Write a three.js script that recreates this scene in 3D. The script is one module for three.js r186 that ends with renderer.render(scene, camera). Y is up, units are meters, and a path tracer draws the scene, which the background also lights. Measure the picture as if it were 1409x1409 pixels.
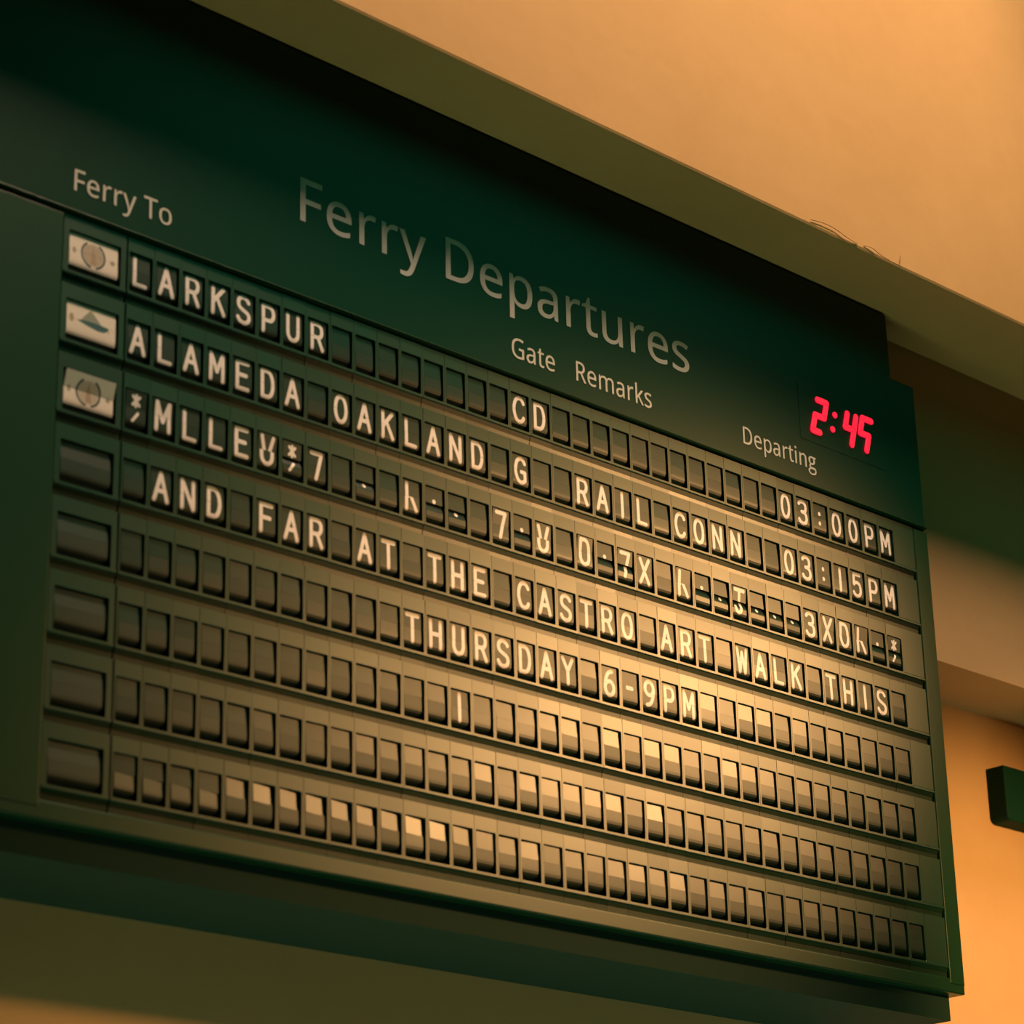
import * as THREE from 'three';
import { mergeGeometries } from 'three/addons/utils/BufferGeometryUtils.js';
import { RoundedBoxGeometry } from 'three/addons/geometries/RoundedBoxGeometry.js';
import { RectAreaLightUniformsLib } from 'three/addons/lights/RectAreaLightUniformsLib.js';
import { FontLoader } from 'three/addons/loaders/FontLoader.js';
import { TextGeometry } from 'three/addons/geometries/TextGeometry.js';

// ------------------------------------------------------------------ camera, light, exposure
const BASE = 3.5;                                   // height of the board's origin line above the floor
const scene = new THREE.Scene();
scene.background = new THREE.Color(0x000000);
const camera = new THREE.PerspectiveCamera(21.849, 1, 0.05, 60);
camera.position.set(-2.13497, BASE - 1.91521, 2.97736);
camera.up.set(-0.234922, 0.932541, 0.274188);
camera.lookAt(-2.13497 + 0.652342, BASE - 1.91521 + 0.36038, 2.97736 - 0.666765);
camera.focus = 4.95; camera.userData.fStop = 4.2;   // the far, right-hand part of the board is sharpest
camera.updateMatrixWorld(true);
scene.add(camera);
const renderer = new THREE.WebGLRenderer({ antialias: true });
renderer.toneMapping = THREE.LinearToneMapping;
renderer.toneMappingExposure = 1.0;
renderer.shadowMap.enabled = true;
RectAreaLightUniformsLib.init();

const LIGHT = {
  // unseen warm lamp, placed high in front of the board: lights letters and bulkhead, the bulkhead shades the header
  hall: { at: [1.35, 7.1, 1.58], to: [1.1, 3.3, 0], cd: 80, color: [1.0, 0.68, 0.44], angle: 0.56, pen: 0.4, size: 18 },
  // unseen warm spotlight, placed so that its reflection glares on the lower middle of the board
  glare: { at: [3.92, BASE + 0.63, 2.58], to: [1.0, BASE - 0.66, 0], cd: 60, color: [1.0, 0.51, 0.18], angle: 0.193, pen: 1.0, size: 8 },
  // unseen orange spotlight, placed to light the set-back wall beyond the board's right end
  wall: { at: [2.45, BASE - 0.45, 2.25], to: [2.38, BASE - 0.95, -0.255], cd: 30, color: [1.0, 0.53, 0.17], angle: 0.28, pen: 0.6, size: 4 },
  // added green fill panel under the ceiling, put in to tint the shadows (last entry)
  // added pale green trough on the wall below the board, shining up at the underside of the bulkhead
  fillTrough: { at: [1.1, 1.3, 0.25], w: 3.6, h: 0.3, power: 1.9, color: [0.5, 1.0, 0.55] },
  sky: { at: [5.6, 7.5, 5.8], w: 4.4, h: 6.0, power: 0.7, color: [0.05, 1.0, 0.45] },
};
const lin = (r, g, b) => new THREE.Color().setRGB(r, g, b);
function spot(L) {
  const s = new THREE.SpotLight(lin(...L.color), L.cd, 0, L.angle, L.pen, 2);
  s.position.set(...L.at); s.target.position.set(...L.to);
  s.castShadow = true; s.shadow.radius = L.size; s.shadow.mapSize.set(2048, 2048); s.shadow.bias = -0.0004;
  scene.add(s, s.target); s.target.updateMatrixWorld();
  return s;
}
const unseenHallLight = spot(LIGHT.hall), unseenGlareLight = spot(LIGHT.glare);
const unseenWallLight = spot(LIGHT.wall);
const greenFillLight = new THREE.RectAreaLight(lin(...LIGHT.sky.color), LIGHT.sky.power, LIGHT.sky.w, LIGHT.sky.h);
greenFillLight.position.set(...LIGHT.sky.at); greenFillLight.lookAt(LIGHT.sky.at[0], 0, LIGHT.sky.at[2]); scene.add(greenFillLight);

const fillTroughLight = new THREE.RectAreaLight(lin(...LIGHT.fillTrough.color), LIGHT.fillTrough.power, LIGHT.fillTrough.w, LIGHT.fillTrough.h);
fillTroughLight.position.set(...LIGHT.fillTrough.at); fillTroughLight.lookAt(LIGHT.fillTrough.at[0], 9, LIGHT.fillTrough.at[2]); scene.add(fillTroughLight);

// ------------------------------------------------------------------ helpers
let seed = 20245;
const rnd = () => { seed = (seed * 1664525 + 1013904223) >>> 0; return seed / 4294967296; };
const used = {};
function numbered(name) { const n = used[name] = (used[name] ?? -1) + 1; return n ? `${name}_${String(n).padStart(3, '0')}` : name; }
function mesh(name, geo, mat, parent) {
  const m = new THREE.Mesh(geo, mat); m.name = numbered(name); m.castShadow = m.receiveShadow = true; parent.add(m); return m;
}
function thing(name, label, category, x = 0, y = 0, z = 0) {
  const g = new THREE.Group(); g.name = numbered(name); g.position.set(x, y, z); g.userData = { label, category }; scene.add(g); return g;
}
const flat = (gs) => mergeGeometries(gs.map((g) => { const n = g.index ? g.toNonIndexed() : g; for (const k of Object.keys(n.attributes)) if (!['position', 'normal', 'uv'].includes(k)) n.deleteAttribute(k); return n; }));
function box(x0, x1, y0, y1, z0, z1) { const g = new THREE.BoxGeometry(x1 - x0, y1 - y0, z1 - z0); g.translate((x0 + x1) / 2, (y0 + y1) / 2, (z0 + z1) / 2); return g; }
function rbox(x0, x1, y0, y1, z0, z1, r = 0.004) { const g = new RoundedBoxGeometry(x1 - x0, y1 - y0, z1 - z0, 2, r); g.translate((x0 + x1) / 2, (y0 + y1) / 2, (z0 + z1) / 2); return g; }
// a bar along x whose cross-section is a list of [y, z] points
function bar(x0, x1, pts) {
  const s = new THREE.Shape(); pts.forEach(([y, z], i) => i ? s.lineTo(-z, y) : s.moveTo(-z, y)); s.closePath();
  const g = new THREE.ExtrudeGeometry(s, { depth: x1 - x0, bevelEnabled: false }); g.rotateY(Math.PI / 2); g.translate(x0, 0, 0); return g;
}

// value noise -> tileable texture
function noiseTex(size, lo, hi, octaves, srgb, stretch = [1, 1]) {
  const data = new Uint8Array(size * size * 4), acc = new Float32Array(size * size);
  let amp = 1, tot = 0;
  for (const cells of octaves) {
    const nx = cells * stretch[0], ny = cells * stretch[1], grid = Float32Array.from({ length: nx * ny }, rnd);
    for (let j = 0; j < size; j++) for (let i = 0; i < size; i++) {
      const fx = i / size * nx, fy = j / size * ny, ix = Math.floor(fx), iy = Math.floor(fy);
      const sx = (t => t * t * (3 - 2 * t))(fx - ix), sy = (t => t * t * (3 - 2 * t))(fy - iy);
      const g = (a, b) => grid[(b % ny) * nx + (a % nx)];
      acc[j * size + i] += amp * ((g(ix, iy) * (1 - sx) + g(ix + 1, iy) * sx) * (1 - sy) + (g(ix, iy + 1) * (1 - sx) + g(ix + 1, iy + 1) * sx) * sy);
    }
    tot += amp; amp *= 0.6;
  }
  for (let i = 0; i < size * size; i++) {
    const t = acc[i] / tot;
    for (let c = 0; c < 3; c++) data[i * 4 + c] = Math.round(lo[c] + (hi[c] - lo[c]) * t);
    data[i * 4 + 3] = 255;
  }
  const t = new THREE.DataTexture(data, size, size); t.wrapS = t.wrapT = THREE.RepeatWrapping; t.magFilter = THREE.LinearFilter; t.minFilter = THREE.LinearMipmapLinearFilter; t.generateMipmaps = true;
  if (srgb) t.colorSpace = THREE.SRGBColorSpace; t.needsUpdate = true; return t;
}
function metricUV(g, s = 1) {           // uv in metres from position and face normal
  const p = g.attributes.position, n = g.attributes.normal, uv = new Float32Array(p.count * 2);
  for (let i = 0; i < p.count; i++) {
    const ax = Math.abs(n.getX(i)), ay = Math.abs(n.getY(i)), az = Math.abs(n.getZ(i));
    const [a, b] = az >= ax && az >= ay ? [p.getX(i), p.getY(i)] : ay >= ax ? [p.getX(i), p.getZ(i)] : [p.getZ(i), p.getY(i)];
    uv[i * 2] = a * s; uv[i * 2 + 1] = b * s;
  }
  g.setAttribute('uv', new THREE.BufferAttribute(uv, 2)); return g;
}

// ------------------------------------------------------------------ materials
const plasterMap = noiseTex(512, [236, 230, 222], [255, 255, 255], [4, 9, 40, 120], true);
const plasterBump = noiseTex(512, [70, 70, 70], [190, 190, 190], [30, 90, 180], false);
const plaster = (r, g, b) => new THREE.MeshStandardMaterial({ color: lin(r, g, b), map: plasterMap, bumpMap: plasterBump, bumpScale: 0.0012, roughness: 0.85 });
const M = {
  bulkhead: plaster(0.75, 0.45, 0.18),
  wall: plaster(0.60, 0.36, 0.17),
  far: plaster(0.10, 0.12, 0.09),  // hall surfaces out of view, toned dark so little warm light bounces back
  floor: new THREE.MeshStandardMaterial({ color: lin(0.12, 0.14, 0.10), roughness: 0.5, map: plasterMap }),  // out of view, kept dark to limit bounced light
  interior: new THREE.MeshStandardMaterial({ color: lin(0.001, 0.03, 0.016), roughness: 0.9 }),
  header: new THREE.MeshPhysicalMaterial({ color: lin(0.0006, 0.026, 0.012), roughness: 0.34, specularIntensity: 0.45, bumpMap: plasterBump, bumpScale: 0.00005 }),
  side: new THREE.MeshPhysicalMaterial({ color: lin(0.004, 0.034, 0.010), roughness: 0.36, specularIntensity: 0.6, bumpMap: plasterBump, bumpScale: 0.0001 }),
  lettering: new THREE.MeshStandardMaterial({ color: lin(0.62, 0.60, 0.55), roughness: 0.6 }),
  title: new THREE.MeshStandardMaterial({ color: lin(0.62, 0.62, 0.62), roughness: 0.55 }),
  led: new THREE.MeshStandardMaterial({ color: lin(0.25, 0.0, 0.01), roughness: 0.4, emissive: lin(1.0, 0.012, 0.045), emissiveIntensity: 1.15 }),
  window: new THREE.MeshStandardMaterial({ color: lin(0.002, 0.014, 0.008), roughness: 0.45 }),
  black: new THREE.MeshPhysicalMaterial({ color: lin(0.0005, 0.028, 0.012), roughness: 0.7, specularIntensity: 0.3 }),
  metal: new THREE.MeshStandardMaterial({ color: lin(0.2, 0.2, 0.2), roughness: 0.4, metalness: 0.8 }),
  wire: new THREE.MeshStandardMaterial({ color: lin(0.26, 0.16, 0.07), roughness: 0.7 }),
};
const housings = [[0.39, 1], [0.38, 1.1], [0.40, 0.94], [0.37, 1.04]].map(([r, k]) => new THREE.MeshStandardMaterial({ color: lin(0.001 * k, 0.030 * k, 0.011 * k), roughness: r }));

// ------------------------------------------------------------------ the hall
function structure(name, geo, mat) { const m = new THREE.Mesh(metricUV(geo, 0.6), mat); m.name = name; m.userData = { kind: 'structure' }; m.castShadow = m.receiveShadow = true; scene.add(m); return m; }
const X0 = -7, X1 = 8, Z1 = 9.2, TOP = 7.6, SOFFIT = BASE + 0.399, FACE = 0.154, WALL = -0.075, LOW = -0.255, STEP = BASE - 0.286;
structure('floor', box(X0 - 0.3, X1 + 0.3, -0.2, 0, -0.9, Z1 + 0.3), M.floor);
structure('ceiling', box(X0 - 0.3, X1 + 0.3, TOP, TOP + 0.2, -0.9, Z1 + 0.3), M.far);
structure('wall_left', box(X0 - 0.3, X0, 0, TOP, -0.9, Z1 + 0.3), M.far);
structure('wall_right', box(X1, X1 + 0.3, 0, TOP, -0.9, Z1 + 0.3), M.far);
structure('wall_front', box(X0, X1, 0, TOP, Z1, Z1 + 0.3), M.far);
// wall behind the board: lower part set back, upper part flush behind the board, plastered bulkhead above it
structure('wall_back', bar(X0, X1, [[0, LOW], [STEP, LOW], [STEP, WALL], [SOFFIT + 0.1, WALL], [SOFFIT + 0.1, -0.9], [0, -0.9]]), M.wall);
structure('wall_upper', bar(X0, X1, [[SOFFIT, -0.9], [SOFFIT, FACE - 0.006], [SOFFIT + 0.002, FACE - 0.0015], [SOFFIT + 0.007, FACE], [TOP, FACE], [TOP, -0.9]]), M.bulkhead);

// ------------------------------------------------------------------ departure board
const P = 0.05, Q = 0.112337;                       // column pitch, row pitch
const board = thing('departure_board', 'large dark split-flap board of ferry departures with rows of white letters', 'departure board', 0, BASE, 0);
const ROWS = 8, COLS = 37;
const plateZ = 0.003, yTop = 0.0517, yRim = -0.0432, yEnd = yTop - Q;

// --- glyphs drawn as monoline strokes; box x -1..1, y -1..1 (up)
const GL = {
  A: 'M-1,-1 L0,1 L1,-1 M-.62,-.3 L.62,-.3', C: 'M.95,.62 C.7,1.05 -.2,1.15 -.65,.7 C-1.05,.2 -1.05,-.2 -.65,-.7 C-.2,-1.15 .7,-1.05 .95,-.62',
  D: 'M-.9,-1 L-.9,1 L-.1,1 C1.2,1 1.2,-1 -.1,-1 L-.9,-1', E: 'M.9,1 L-.85,1 L-.85,-1 L.9,-1 M-.85,.05 L.6,.05',
  F: 'M.9,1 L-.85,1 L-.85,-1 M-.85,.05 L.6,.05', G: 'M.9,.65 C.6,1.1 -.2,1.12 -.65,.7 C-1.05,.2 -1.05,-.2 -.65,-.7 C-.2,-1.12 .5,-1.05 .9,-.75 L.9,-.1 L.2,-.1',
  H: 'M-.88,-1 L-.88,1 M.88,-1 L.88,1 M-.88,.02 L.88,.02', I: 'M0,-1 L0,1', J: 'M-.1,1 L.8,1 M.45,1 L.45,-.45 C.45,-1.15 -.75,-1.15 -.85,-.5',
  K: 'M-.85,-1 L-.85,1 M.85,1 L-.8,-.1 M-.25,.28 L.95,-1', L: 'M-.8,1 L-.8,-1 L.9,-1', M: 'M-1,-1 L-.95,1 L0,-.35 L.95,1 L1,-1',
  N: 'M-.88,-1 L-.88,1 L.88,-1 L.88,1', O: 'M0,1 C1.25,1 1.25,-1 0,-1 C-1.25,-1 -1.25,1 0,1', P: 'M-.85,-1 L-.85,1 L.1,1 C1.15,1 1.15,-.12 .1,-.12 L-.85,-.12',
  R: 'M-.85,-1 L-.85,1 L.1,1 C1.1,1 1.1,-.05 .1,-.05 L-.85,-.05 M.15,-.05 L.95,-1', S: 'M.85,.68 C.55,1.12 -.85,1.15 -.85,.5 C-.85,-.15 .9,.1 .9,-.5 C.9,-1.15 -.6,-1.15 -.95,-.65',
  T: 'M-1,1 L1,1 M0,1 L0,-1', U: 'M-.88,1 L-.88,-.35 C-.88,-1.22 .88,-1.22 .88,-.35 L.88,1', V: 'M-.95,1 L0,-1 L.95,1', W: 'M-1.05,1 L-.6,-1 L0,.7 L.6,-1 L1.05,1',
  X: 'M-.9,1 L.9,-1 M.9,1 L-.9,-1', Y: 'M-.95,1 L0,0 L.95,1 M0,0 L0,-1',
  0: 'M0,1 C1.15,1 1.15,-1 0,-1 C-1.15,-1 -1.15,1 0,1', 1: 'M0,-1 L0,1', 3: 'M-.8,.75 C-.5,1.12 .8,1.12 .8,.52 C.8,.05 .3,.05 -.2,.05 C.4,.05 .9,-.02 .9,-.5 C.9,-1.15 -.6,-1.15 -.9,-.7',
  5: 'M.8,1 L-.65,1 L-.75,.05 C-.3,.4 .9,.35 .9,-.33 C.9,-1.15 -.55,-1.15 -.9,-.72', 6: 'M.6,.95 C-.3,1 -.9,.2 -.85,-.4 C-.8,-1.2 .9,-1.2 .9,-.4 C.9,.25 -.6,.3 -.84,-.3',
  7: 'M-.85,1 L.85,1 L-.05,-.95', 9: 'M-.6,-.95 C.3,-1 .9,-.2 .85,.4 C.8,1.2 -.9,1.2 -.9,.4 C-.9,-.25 .6,-.3 .84,.3',
  ':': 'M0,.45 L0,.4 M0,-.45 L0,-.5', '-': 'M-.5,.0 L.5,.0', '.': 'M-.02,-.28 L.02,-.28', "'": 'M-.02,.18 L.02,.18',
  '*': 'M0,.95 L0,.15 M-.5,.85 L.5,.25 M.5,.85 L-.5,.25 M.35,-.35 L-.45,-.95', ' ': '',
};
const names = Object.keys(GL), AC = 8, AR = Math.ceil(names.length / AC), CW = 152, CH = 236;
const FW = 0.0185, FT = 0.0272, FB = -0.0318;      // flap half width, top, bottom
const pxm = CW / (2 * FW), flapBase = '#042418', letterInk = '#f8eeee';
const atlas = document.createElement('canvas'); atlas.width = AC * CW; atlas.height = AR * CH;
const ctx = atlas.getContext('2d');
ctx.fillStyle = flapBase; ctx.fillRect(0, 0, atlas.width, atlas.height);
function strokePath(d, ox, oy, sx, sy) {
  ctx.beginPath();
  for (const [, k, rest] of d.matchAll(/([MLC])([^MLC]*)/g)) {
    const n = rest.trim().split(/[ ,]+/).map(Number), q = n.map((v, i) => i % 2 ? oy - v * sy : ox + v * sx);
    if (k === 'M') ctx.moveTo(q[0], q[1]); else if (k === 'L') ctx.lineTo(q[0], q[1]); else ctx.bezierCurveTo(...q);
  }
  ctx.stroke();
}
ctx.strokeStyle = letterInk; ctx.lineCap = 'round'; ctx.lineJoin = 'round';
names.forEach((ch, i) => {
  const cx = (i % AC) * CW, cy = Math.floor(i / AC) * CH;
  ctx.save(); ctx.beginPath(); ctx.rect(cx, cy, CW, CH); ctx.clip();
  ctx.lineWidth = 0.0069 * pxm; if (":.'".includes(ch)) ctx.lineWidth = 0.0072 * pxm; if (ch === '*') ctx.lineWidth = 0.0048 * pxm;
  strokePath(GL[ch], cx + CW / 2, cy + FT * (CH / (FT - FB)), 0.0116 * pxm, 0.0216 * (CH / (FT - FB)));
  ctx.restore();
});
function canvasTexture(c) { const t = new THREE.CanvasTexture(c); t.colorSpace = THREE.SRGBColorSpace; t.anisotropy = 8; return t; }
const atlasTex = canvasTexture(atlas);
const flapMats = [0.35, 0.39, 0.40, 0.43, 0.45, 0.47].map((r) => new THREE.MeshPhysicalMaterial({ map: atlasTex, roughness: r, specularIntensity: 0.8 }));

// a thin flap: profile of [y, z] points, front side printed through uvOf(x fraction, y), edges and back plain
function flapGeometry(halfW, profile, uvOf, plain, t = 0.0007) {
  const pos = [], uv = [], quad = (a, b, c, d, ua, ub, uc, ud) => { pos.push(...a, ...b, ...c, ...a, ...c, ...d); uv.push(...ua, ...ub, ...uc, ...ua, ...uc, ...ud); };
  for (let i = 0; i + 1 < profile.length; i++) {
    const [y0, z0] = profile[i], [y1, z1] = profile[i + 1], w = halfW;           // going downwards
    quad([-w, y1, z1], [w, y1, z1], [w, y0, z0], [-w, y0, z0], uvOf(0, y1), uvOf(1, y1), uvOf(1, y0), uvOf(0, y0));
    quad([w, y1, z1 - t], [-w, y1, z1 - t], [-w, y0, z0 - t], [w, y0, z0 - t], plain, plain, plain, plain);
    quad([w, y1, z1], [w, y1, z1 - t], [w, y0, z0 - t], [w, y0, z0], plain, plain, plain, plain);
    quad([-w, y1, z1 - t], [-w, y1, z1], [-w, y0, z0], [-w, y0, z0 - t], plain, plain, plain, plain);
  }
  const [yt, zt] = profile[0], [yb, zb] = profile[profile.length - 1], w = halfW;
  quad([-w, yt, zt], [w, yt, zt], [w, yt, zt - t], [-w, yt, zt - t], plain, plain, plain, plain);
  quad([-w, yb, zb - t], [w, yb, zb - t], [w, yb, zb], [-w, yb, zb], plain, plain, plain, plain);
  const g = new THREE.BufferGeometry();
  g.setAttribute('position', new THREE.Float32BufferAttribute(pos, 3)); g.setAttribute('uv', new THREE.Float32BufferAttribute(uv, 2)); g.computeVertexNormals(); return g;
}
const upperProfile = [[FT, 0], [0.0001, 0]];
const lowerProfile = []; for (let i = 0; i <= 7; i++) { const s = 1 - Math.pow(1 - i / 7, 1.5); lowerProfile.push([-0.0001 + (FB + 0.0001) * s, 0.0004 * s - 0.0060 * Math.pow(s, 8)]); }
const curledProfile = [[-0.0001, -0.0042], [-0.004, -0.0026], [-0.008, -0.0008], [-0.0115, 0.0006], [-0.014, 0.0011], ...lowerProfile.slice(4).map(([y, z]) => [y, z + 0.0010])];
const geoCache = {};
function glyphFlap(ch, upper, curl) {
  return geoCache[ch + upper + curl] ??= (() => {
    const i = names.indexOf(ch), cx = (i % AC) * CW, cy = Math.floor(i / AC) * CH, b = names.indexOf(' ');
    const uvOf = (fx, y) => [(cx + 1 + fx * (CW - 2)) / atlas.width, 1 - (cy + 1 + (FT - y) / (FT - FB) * (CH - 2)) / atlas.height];
    const plain = [((b % AC) + 0.5) * CW / atlas.width, 1 - (Math.floor(b / AC) + 0.5) * CH / atlas.height];
    return flapGeometry(FW, upper ? upperProfile : curl ? curledProfile : lowerProfile, uvOf, plain);
  })();
}
function housingGeometry(halfW, holeHalf) {
  const s = new THREE.Shape(); s.moveTo(-halfW, yRim); s.lineTo(halfW, yRim); s.lineTo(halfW, yTop); s.lineTo(-halfW, yTop); s.closePath();
  const h = new THREE.Path(), a = -holeHalf, b = holeHalf, c = -0.0376, d = 0.0288, r = 0.0012;
  h.moveTo(a + r, c); h.lineTo(a, c + r); h.lineTo(a, d - r); h.lineTo(a + r, d); h.lineTo(b - r, d); h.lineTo(b, d - r); h.lineTo(b, c + r); h.lineTo(b - r, c); h.closePath();
  s.holes.push(h);
  const plate = new THREE.ExtrudeGeometry(s, { depth: 0.0105, bevelEnabled: true, bevelThickness: 0.0004, bevelSize: 0.0003, bevelOffset: -0.0003, bevelSegments: 1 });
  plate.translate(0, 0, plateZ - 0.0109);
  const x = halfW - 0.0001;
  const lip = bar(-x, x, [[-0.0386, plateZ - 0.001], [-0.0392, plateZ + 0.0016], [-0.0424, plateZ + 0.0016], [-0.0432, plateZ], [-0.0432, -0.008], [-0.0386, -0.008]]);
  const ledge = bar(-x, x, [[yRim, plateZ], [-0.0435, plateZ - 0.0014], [-0.0515, plateZ - 0.0038], [yEnd + 0.0001, plateZ - 0.0048], [yEnd + 0.0002, -0.02], [yRim, -0.02]]);
  return flat([plate, lip, ledge]);
}
const unitHousing = housingGeometry(P / 2 - 0.00005, 0.0215);
const R = (deg) => deg * Math.PI / 180;

// --- what the rows read: upper halves and lower halves of the characters
const text = (pairs) => { const a = Array(COLS).fill(' '); for (const [c, t] of pairs) [...t].forEach((ch, i) => { a[c + i] = ch; }); return a; };
const upperRows = [
  text([[0, 'LARKSPUR'], [16, 'CD'], [30, '03:00PM']]), text([[0, 'ALAMEDA OAKLAND G'], [19, 'RAIL CONN'], [30, '03:15PM']]),
  text([[0, "*MLLEV*7"], [11, "L'"], [15, "7'V"], [19, "D'7X"], [24, "L'"], [27, 'T'], [31, "3XDL'*"]]),
  text([[1, 'AND FAR AT THE CASTRO ART WALK THIS']]), text([[11, 'THURSDAY 6-9PM']]), text([[13, '1']]), text([]), text([]),
];
const lowerRows = upperRows.map((r) => r.slice());
lowerRows[2] = text([[0, '*MLLEU*7'], [9, '.'], [11, 'K'], [13, '.'], [15, '7'], [17, 'U'], [19, 'U 7X'], [24, 'K'], [26, '.J...3XOK'], [36, '*']]);
const curled = new Set([6, 9, 12, 13, 16, 20, 21, 25, 26, 27, 28, 29, 30, 35, 36]);
const flipping = new Set([0, 1, 5, 6, 15, 17, 19, 21, 22, 24, 27, 32, 33, 34, 36]);

for (let r = 0; r < ROWS; r++) for (let c = 0; c < COLS; c++) {
  const u = new THREE.Group(); u.name = numbered('flap_unit'); board.add(u);
  u.position.set(c * P, -(r + 1) * Q, 0);
  const a = upperRows[r][c], b = lowerRows[r][c];
  if (a !== ' ' && a === b) u.userData.label = a === ':' ? 'split flaps showing a white colon' : a === '-' ? 'split flaps showing a white dash' : /[0-9]/.test(a) ? `split flaps showing a white figure ${a}` : a === '*' ? 'split flaps showing white punctuation marks' : `split flaps showing a white letter ${a}`;
  else if (a !== b) u.userData.label = 'split flaps stopped between two characters';
  const h = mesh('housing', unitHousing, housings[Math.floor(rnd() * 4)], u); h.rotation.set(R((rnd() - 0.5) * 0.8), R((rnd() - 0.5) * 0.6), 0);
  const f = mesh('upper_flap', glyphFlap(a, true), flapMats[a === ' ' ? Math.floor(rnd() * 2) : 3 + Math.floor(rnd() * 3)], u);
  const flip = r === 2 && flipping.has(c);
  f.rotation.set(flip ? R(2 + rnd() * 5) : R(a === ' ' ? -0.6 - rnd() * 2.8 : -0.3 - rnd() * 1.4), R((rnd() - 0.5) * 1.5), 0);
  const g = mesh('lower_flap', glyphFlap(b, false, r === 2 && curled.has(c)), flapMats[2 + Math.floor(rnd() * 4)], u);
  g.rotation.set(R(1.2 - rnd() * 2.4), R((rnd() - 0.5) * 1.5), 0);
  if (r === 7 && c < 14) (c < 4 ? g : f).rotation.set(R(-2.5), R(3.6 + rnd() * 1.6), 0);   // last-row flaps turned askew to catch the glare as bright spots
}

// --- picture flaps at the left of every row
const pic = document.createElement('canvas'); pic.width = 704; pic.height = 4 * 472;       // 88 mm x 59 mm at 8 px per mm
const pc = pic.getContext('2d');
const pmm = 8, cellH = 472, split = FT * 1000 * pmm;
for (let k = 0; k < 4; k++) {
  const y0 = k * cellH, X = (mm) => 352 + mm * pmm, Y = (mm) => y0 + split - mm * pmm;
  pc.fillStyle = flapBase; pc.fillRect(0, y0, 704, cellH);
  if (k === 3) continue;
  pc.save(); pc.beginPath(); pc.rect(0, y0, 704, cellH); pc.clip();
  pc.fillStyle = '#efe4da'; pc.fillRect(0, y0, 704, (0.0272 + 0.0262) * 1000 * pmm);
  if (k !== 1) {                                                   // ring with a faint figure inside
    pc.strokeStyle = '#303c48'; pc.lineWidth = 3.6 * pmm; pc.lineCap = 'butt';
    pc.beginPath(); pc.arc(X(-1), Y(0), 20.5 * pmm, R(-62), R(75)); pc.stroke();
    pc.beginPath(); pc.arc(X(-1), Y(0), 20.5 * pmm, R(100), R(238)); pc.stroke();
        pc.fillStyle = k === 0 ? '#b9a896' : '#c5b7a8'; pc.beginPath(); pc.arc(X(-1), Y(0), 18 * pmm, 0, 7); pc.fill();
    pc.fillStyle = '#ae9681'; pc.beginPath(); pc.moveTo(X(-5), Y(-15)); pc.quadraticCurveTo(X(-6), Y(0), X(-1.5), Y(15)); pc.quadraticCurveTo(X(5), Y(0), X(5), Y(-15)); pc.fill();
    pc.fillStyle = '#a29a89'; pc.beginPath(); pc.ellipse(X(-35), Y(-1), 3.2 * pmm, 5 * pmm, 0, 0, 7); pc.fill(); pc.beginPath(); pc.ellipse(X(34), Y(-2), 4 * pmm, 4 * pmm, 0, 0, 7); pc.fill();
  } else {                                                         // small ferry: dark hull under a grey-green sail
    pc.fillStyle = '#8f968c'; pc.beginPath(); pc.moveTo(X(-19), Y(1)); pc.lineTo(X(-3), Y(20)); pc.lineTo(X(0), Y(21)); pc.lineTo(X(18), Y(3)); pc.lineTo(X(17), Y(-1)); pc.fill();
    pc.fillStyle = '#9aa06f'; pc.beginPath(); pc.moveTo(X(-8), Y(14)); pc.lineTo(X(-1), Y(22)); pc.lineTo(X(6), Y(15)); pc.fill();
    pc.fillStyle = '#275a62'; pc.beginPath(); pc.moveTo(X(-26), Y(0)); pc.quadraticCurveTo(X(0), Y(5.5), X(31), Y(1)); pc.quadraticCurveTo(X(31), Y(-5), X(22), Y(-8)); pc.lineTo(X(12), Y(-8.5)); pc.quadraticCurveTo(X(-12), Y(-5), X(-26), Y(0)); pc.fill();
    pc.fillStyle = '#b59c82'; pc.beginPath(); pc.ellipse(X(-35), Y(1), 4 * pmm, 7 * pmm, 0, 0, 7); pc.fill();
    pc.strokeStyle = '#4d5a52'; pc.lineWidth = 1.2 * pmm; pc.beginPath(); pc.moveTo(X(30), Y(-2)); pc.lineTo(X(31.5), Y(-7)); pc.stroke();
  }
  pc.restore();
}
const picTex = canvasTexture(pic);
const picMats = [0.45, 0.5].map((r) => new THREE.MeshStandardMaterial({ map: picTex, roughness: r }));
const LW = 0.044, logoX = -1.70 * P, logoHousing = housingGeometry(1.145 * P, 0.0468);
function pictureFlap(k, upper) {
  return geoCache['pic' + k + upper] ??= flapGeometry(LW, upper ? upperProfile : lowerProfile, (fx, y) => [0.002 + fx * 0.996, 1 - (k * cellH + 2 + (FT - y) / (FT - FB) * (cellH - 4)) / pic.height], [0.5, 1 - 3.5 * cellH / pic.height]);
}
for (let r = 0; r < ROWS; r++) {
  const u = new THREE.Group(); u.name = numbered('picture_unit'); board.add(u); u.position.set(logoX, -(r + 1) * Q, 0);
  const k = Math.min(r, 3);
  u.userData.label = ['wide flaps showing a round emblem on white', 'wide flaps showing a small blue boat on white', 'wide flaps caught turning over a round emblem', 'blank wide dark flaps'][k];
  const h = mesh('housing', logoHousing, housings[r % 4], u); h.rotation.x = R((rnd() - 0.5) * 0.8);
  const f = mesh('upper_flap', pictureFlap(k, true), picMats[r % 2], u); f.rotation.set(R([-1, -1, 15, -3][k] - (k === 3 ? rnd() * 3 : 0)), 0, 0);
  const g = mesh('lower_flap', pictureFlap(k, false), picMats[(r + 1) % 2], u); g.rotation.x = R(k === 3 ? (rnd() - 0.5) * 3 : 0);
}

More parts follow.
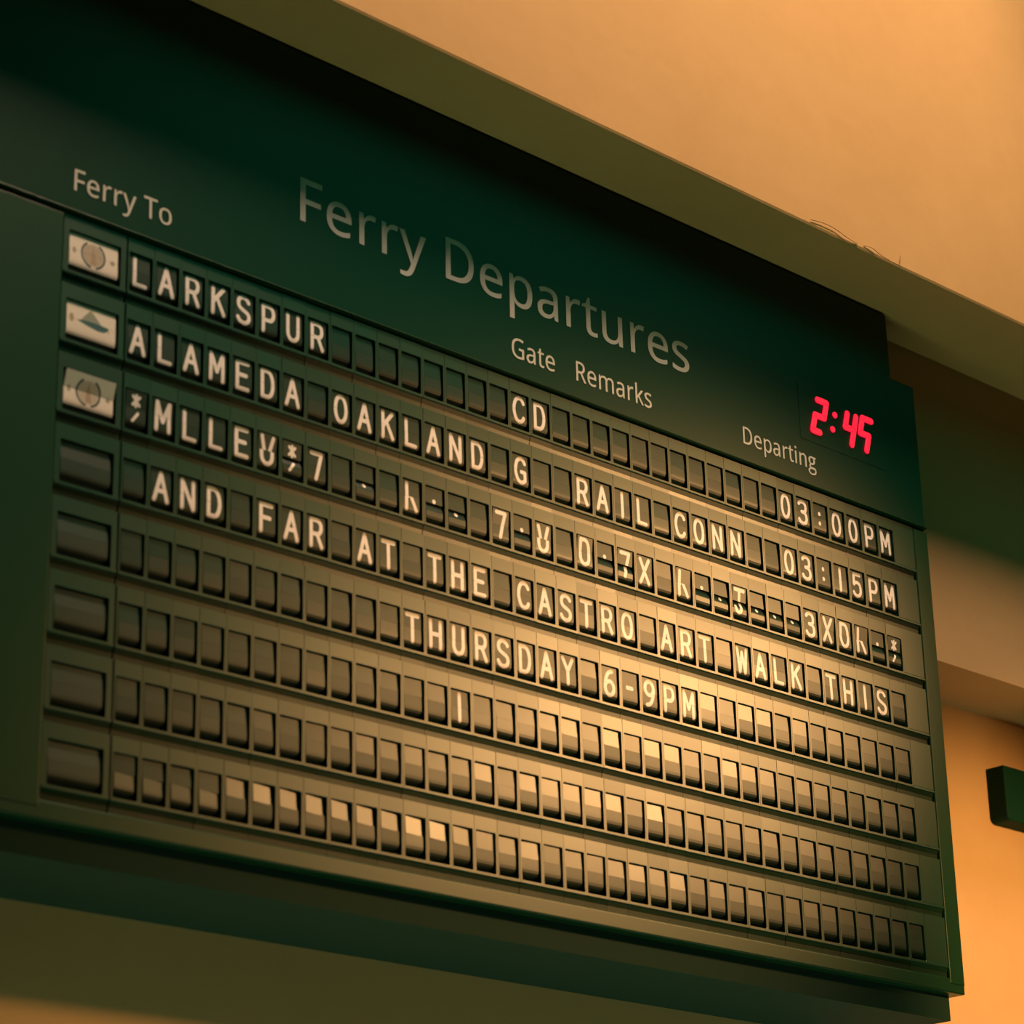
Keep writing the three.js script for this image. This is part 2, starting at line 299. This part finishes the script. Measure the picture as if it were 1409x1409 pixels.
// --- cabinet round the flaps
const right = 38.65 * P, left = -7.6 * P, uL = -2.85 * P, uR = 36.5 * P, topY = SOFFIT - BASE - 0.004, rowsTop = -Q + yTop, rowsEnd = -ROWS * Q + yEnd;
mesh('back_panel', box(left + 0.01, right - 0.01, rowsEnd - 0.02, rowsTop, -0.248, -0.03), M.interior, board);
mesh('side_panel', metricUV(rbox(37.75 * P, right, rowsEnd - 0.012, rowsTop - 0.0005, -0.25, plateZ + 0.002, 0.003)), M.side, board);
mesh('side_panel', metricUV(rbox(left, uL - 0.0005, rowsEnd - 0.012, rowsTop - 0.0005, -0.25, plateZ + 0.002, 0.003)), M.side, board);
for (let r = 0; r < ROWS; r++) {
  const y = -(r + 1) * Q, x0 = uR - 0.025 + 0.025, x1 = 37.74 * P;
  const cap = bar(x0, x1, [[yTop, plateZ], [yRim + 0.006, plateZ], [yRim + 0.004, plateZ + 0.0014], [yRim + 0.0006, plateZ + 0.0014], [yRim, plateZ], [-0.0435, plateZ - 0.0014], [-0.0515, plateZ - 0.0038], [yEnd + 0.0001, plateZ - 0.0048], [yEnd + 0.0002, -0.02], [yTop, -0.02]]);
  const m = mesh('end_cap', cap, housings[(r + 1) % 4], board); m.position.y = y;
}
mesh('bottom_rail', metricUV(rbox(left, right, rowsEnd - 0.028, rowsEnd - 0.0005, -0.25, plateZ + 0.001, 0.003)), M.side, board);
mesh('base_strip', metricUV(box(left + 0.02, right - 0.02, rowsEnd - 0.075, rowsEnd - 0.028, -0.255, -0.02)), M.interior, board);
// header panel with a lipped lower edge
const hz = 0.0035, headBottom = rowsTop + 0.003;
{
  const s = new THREE.Shape(), nx = 37.1 * P, ny = 2.27 * Q; s.moveTo(left, headBottom); s.lineTo(right - 0.004, headBottom); s.lineTo(right - 0.004, ny); s.lineTo(nx, ny); s.lineTo(nx, topY); s.lineTo(left, topY); s.closePath();
  const g = new THREE.ExtrudeGeometry(s, { depth: 0.25, bevelEnabled: true, bevelThickness: 0.0015, bevelSize: 0.0015, bevelOffset: -0.0015, bevelSegments: 1 }); g.translate(0, 0, hz - 0.2515);
  mesh('header_panel', metricUV(g), M.header, board);
}
mesh('header_lip', bar(left, right - 0.006, [[headBottom + 0.001, hz - 0.002], [headBottom + 0.001, hz + 0.004], [headBottom + 0.004, hz + 0.0055], [headBottom + 0.0065, hz + 0.003], [headBottom + 0.008, hz - 0.002]]), M.side, board);

const font = await new FontLoader().loadAsync('fonts/droid/droid_sans_regular.typeface.json');
function lettering(str, x0, x1, baseY, cap, mat, label) {
  const g = new TextGeometry(str, { font, size: 1, depth: 0.001, curveSegments: 8, bevelEnabled: false });
  const c = new TextGeometry('D', { font, size: 1, depth: 0.001, bevelEnabled: false }); c.computeBoundingBox(); g.computeBoundingBox();
  const sy = cap / c.boundingBox.max.y, sx = x1 === null ? sy : (x1 - x0) / (g.boundingBox.max.x - g.boundingBox.min.x);
  g.translate(-g.boundingBox.min.x, 0, 0); g.scale(sx, sy, 1); g.translate(x0, baseY, hz);
  const m = mesh('header_lettering', g, mat, board); m.userData.label = label; return m;
}
lettering('Ferry Departures', 0.3095, 1.2415, 0.0825, 0.0785, M.title, 'large grey-white title reading Ferry Departures');
lettering('Ferry To', -0.128, 0.0535, -0.0175, 0.036, M.lettering, 'small heading reading Ferry To');
lettering('Gate', 0.7826, 0.8872, -0.018, 0.0375, M.lettering, 'small heading reading Gate');
lettering('Remarks', 0.9402, 1.1340, -0.0175, 0.038, M.lettering, 'small heading reading Remarks');
lettering('Departing', 1.3838, 1.5950, -0.0165, 0.035, M.lettering, 'small heading reading Departing');

// ------------------------------------------------------------------ red LED clock in the header
const clock = thing('digital_clock', 'glowing red digital clock reading 2:45 in the dark board header', 'clock', 1.69, BASE + 0.102, hz);
mesh('display_window', rbox(-0.135, 0.125, -0.06, 0.06, 0.0002, 0.0006, 0.0002), M.header, clock);
const SL = 0.30;                                     // slant of the figures
function segment(x0, y0, x1, y1, r, parent) {
  const a = Math.atan2(y1 - y0, x1 - x0), s = new THREE.Shape(); s.absarc(x0, y0, r, a + Math.PI / 2, a + 1.5 * Math.PI, false); s.absarc(x1, y1, r, a - Math.PI / 2, a + Math.PI / 2, false); s.closePath();
  const g = new THREE.ExtrudeGeometry(s, { depth: 0.002, bevelEnabled: true, bevelThickness: 0.0006, bevelSize: 0.0006, bevelOffset: -0.0006, bevelSegments: 1, curveSegments: 6 }); g.translate(0, 0, 0.0012);
  return mesh('segment', g, M.led, parent);
}
function digit(cx, w, h, segs, d = 1) {
  const g = new THREE.Group(); g.name = numbered('led_digit'); clock.add(g); g.position.x = cx;
  const k = (x, y) => [x + y * SL, y], r = 0.0066;
  const S = { a: [-w, h, w, h], b: [w, h - 0.004, w, 0.004], c: [w, -0.004, w, -h + 0.001], d: [-w, -h, w * d, -h], e: [-w, -0.004, -w, -h + 0.004], f: [-w, h - 0.004, -w, 0.004], g: [-w, 0, w, 0] };
  for (const s of segs) { const [x0, y0, x1, y1] = S[s]; segment(...k(x0, y0), ...k(x1, y1), r, g); }
  return g;
}
digit(-0.0755, 0.0135, 0.0345, 'abged', 0.55); digit(0.016, 0.0135, 0.0345, 'fbgc'); digit(0.062, 0.0135, 0.0345, 'afgc');
for (const y of [0.0165, -0.0165]) {
  const g = new THREE.CylinderGeometry(0.0062, 0.0066, 0.0024, 18); g.rotateX(Math.PI / 2); g.translate(-0.0325 + y * SL, y, 0.0024); mesh('colon_dot', g, M.led, clock);
}

// ------------------------------------------------------------------ small things on the walls
const boxThing = thing('wall_speaker', 'small dark box fixed on the orange wall right of the board', 'speaker', 2.531, BASE - 0.4655, LOW);
{
  const s = new THREE.Shape(); const w = 0.105, h = 0.060, r = 0.016;
  s.moveTo(-w, -h + r); s.quadraticCurveTo(-w, -h, -w + r, -h); s.lineTo(w - r, -h); s.quadraticCurveTo(w, -h, w, -h + r); s.lineTo(w, h - 0.004); s.quadraticCurveTo(w, h, w - 0.004, h); s.lineTo(-w + 0.004, h); s.quadraticCurveTo(-w, h, -w, h - 0.004); s.closePath();
  const g = new THREE.ExtrudeGeometry(s, { depth: 0.04, bevelEnabled: true, bevelThickness: 0.004, bevelSize: 0.003, bevelOffset: -0.003, bevelSegments: 2 }); g.translate(0, 0, 0.002);
  mesh('casing', g, M.black, boxThing);
}
{
  const V = (x, y, z) => new THREE.Vector3(x, BASE + y, FACE + z);
  const t = thing('loose_wires', 'two thin loose wires clinging to the lower edge of the bright plaster bulkhead', 'wire');
  for (const pts of [[V(1.44, 0.412, 0.002), V(1.476, 0.4167, 0.003), V(1.513, 0.4160, 0.003), V(1.5454, 0.4095, 0.003), V(1.58, 0.4075, 0.001)], [V(1.60, 0.411, 0.001), V(1.6232, 0.4125, 0.003), V(1.6451, 0.4070, 0.003), V(1.662, 0.4055, 0.002), V(1.695, 0.404, 0.001), V(1.7069, 0.4040, 0.003), V(1.7109, 0.4248, 0.004)]])
    mesh('wire', new THREE.TubeGeometry(new THREE.CatmullRomCurve3(pts), 40, 0.0007, 6), M.wire, t);
}

// ------------------------------------------------------------------ unseen lamps and added fill lights, all out of view (their light is set at the top)
function glow(color, k) { return new THREE.MeshStandardMaterial({ color: lin(0.8, 0.8, 0.8), emissive: lin(...color), emissiveIntensity: k }); }
function unseenSpotLamp(L, label, k = 1) {
  const at = new THREE.Vector3(...L.at), dir = new THREE.Vector3(...L.to).sub(at).normalize();
  const t = thing('unseen_spot_lamp', label, 'lamp', at.x, at.y, at.z);
  const head = new THREE.Group(); head.name = numbered('lamp_head'); t.add(head); head.quaternion.setFromUnitVectors(new THREE.Vector3(0, 0, 1), dir);
  const body = new THREE.LatheGeometry([[0.001, -0.42], [0.12, -0.4], [0.19, -0.3], [0.215, -0.05], [0.22, -0.03], [0.205, -0.03], [0.195, -0.06], [0.001, -0.07]].map(([x, y]) => new THREE.Vector2(x * k, y - 0.06 * (k - 1))), 32); body.rotateX(Math.PI / 2);
  mesh('shade', body, M.metal, head);
  const lens = new THREE.CylinderGeometry(0.18 * k, 0.18 * k, 0.008, 32); lens.rotateX(Math.PI / 2); lens.translate(0, 0, -0.045 - 0.06 * (k - 1)); mesh('lens', lens, glow(L.color, 0.6), head);
  const top = dir.clone().multiplyScalar(-0.3); const len = TOP - at.y - top.y;
  const stem = new THREE.CylinderGeometry(0.018, 0.018, len, 12); stem.translate(top.x, top.y + len / 2, top.z); mesh('stem', stem, M.metal, t);
}
unseenSpotLamp(LIGHT.hall, 'unseen warm spotlight hung high in front to light the letters and bulkhead', 2.1);
unseenSpotLamp(LIGHT.glare, 'unseen warm spotlight placed to the right to make the glare on the flaps');
{
  const L = LIGHT.wall, t = thing('unseen_stand_spotlight', 'unseen orange spotlight on a stand placed to light the wall right of the board', 'lamp', L.at[0], 0, L.at[2]);
  const dir = new THREE.Vector3(...L.to).sub(new THREE.Vector3(...L.at)).normalize(), y = L.at[1];
  mesh('base', new THREE.LatheGeometry([[0.001, 0], [0.26, 0], [0.25, 0.02], [0.03, 0.05], [0.001, 0.05]].map(([a, b]) => new THREE.Vector2(a, b)), 28), M.metal, t);
  const pole = new THREE.CylinderGeometry(0.015, 0.015, y - 0.06, 12); pole.translate(-dir.x * 0.12, (y - 0.06) / 2 + 0.03, -dir.z * 0.12); mesh('pole', pole, M.metal, t);
  const head = new THREE.Group(); head.name = numbered('lamp_head'); t.add(head); head.position.y = y; head.quaternion.setFromUnitVectors(new THREE.Vector3(0, 0, 1), dir);
  const body = new THREE.LatheGeometry([[0.001, -0.2], [0.06, -0.19], [0.09, -0.1], [0.1, -0.02], [0.094, -0.02], [0.088, -0.05], [0.001, -0.06]].map(([a, b]) => new THREE.Vector2(a, b)), 28); body.rotateX(Math.PI / 2); mesh('shade', body, M.metal, head);
  const lens = new THREE.CylinderGeometry(0.085, 0.085, 0.006, 28); lens.rotateX(Math.PI / 2); lens.translate(0, 0, -0.045); mesh('lens', lens, glow(L.color, 0.4), head);
}
{
  const L = LIGHT.fillTrough, [x, y, z] = L.at, w = L.w / 2, h = L.h / 2;  // added fill light below the board, lifts the underside of the bulkhead
  const t = thing('added_light_trough', 'added long pale green trough fixed on the wall below the board', 'light', x, y, z);
  mesh('tray', flat([box(-w - 0.03, w + 0.03, -0.1, -0.05, LOW - z + 0.001, h + 0.03), box(-w - 0.03, w + 0.03, -0.05, 0.02, h, h + 0.03)]), M.metal, t);
  mesh('diffuser', box(-w, w, -0.05, -0.02, -h, h), glow(L.color, 0.3), t);
}
{
  const L = LIGHT.sky, [x, y, z] = L.at, w = L.w / 2, h = L.h / 2;
  const g = structure('window_1', box(x - w, x + w, y + 0.02, y + 0.05, z - h, z + h), glow(L.color, 0.02));  // added fill panel, glows faintly above the green area light
  for (let i = 0; i <= 4; i++) { const b = mesh('frame_bar', box(x - w + L.w * i / 4 - 0.03, x - w + L.w * i / 4 + 0.03, y + 0.03, TOP, z - h, z + h), M.metal, g); }
}
renderer.render(scene, camera);
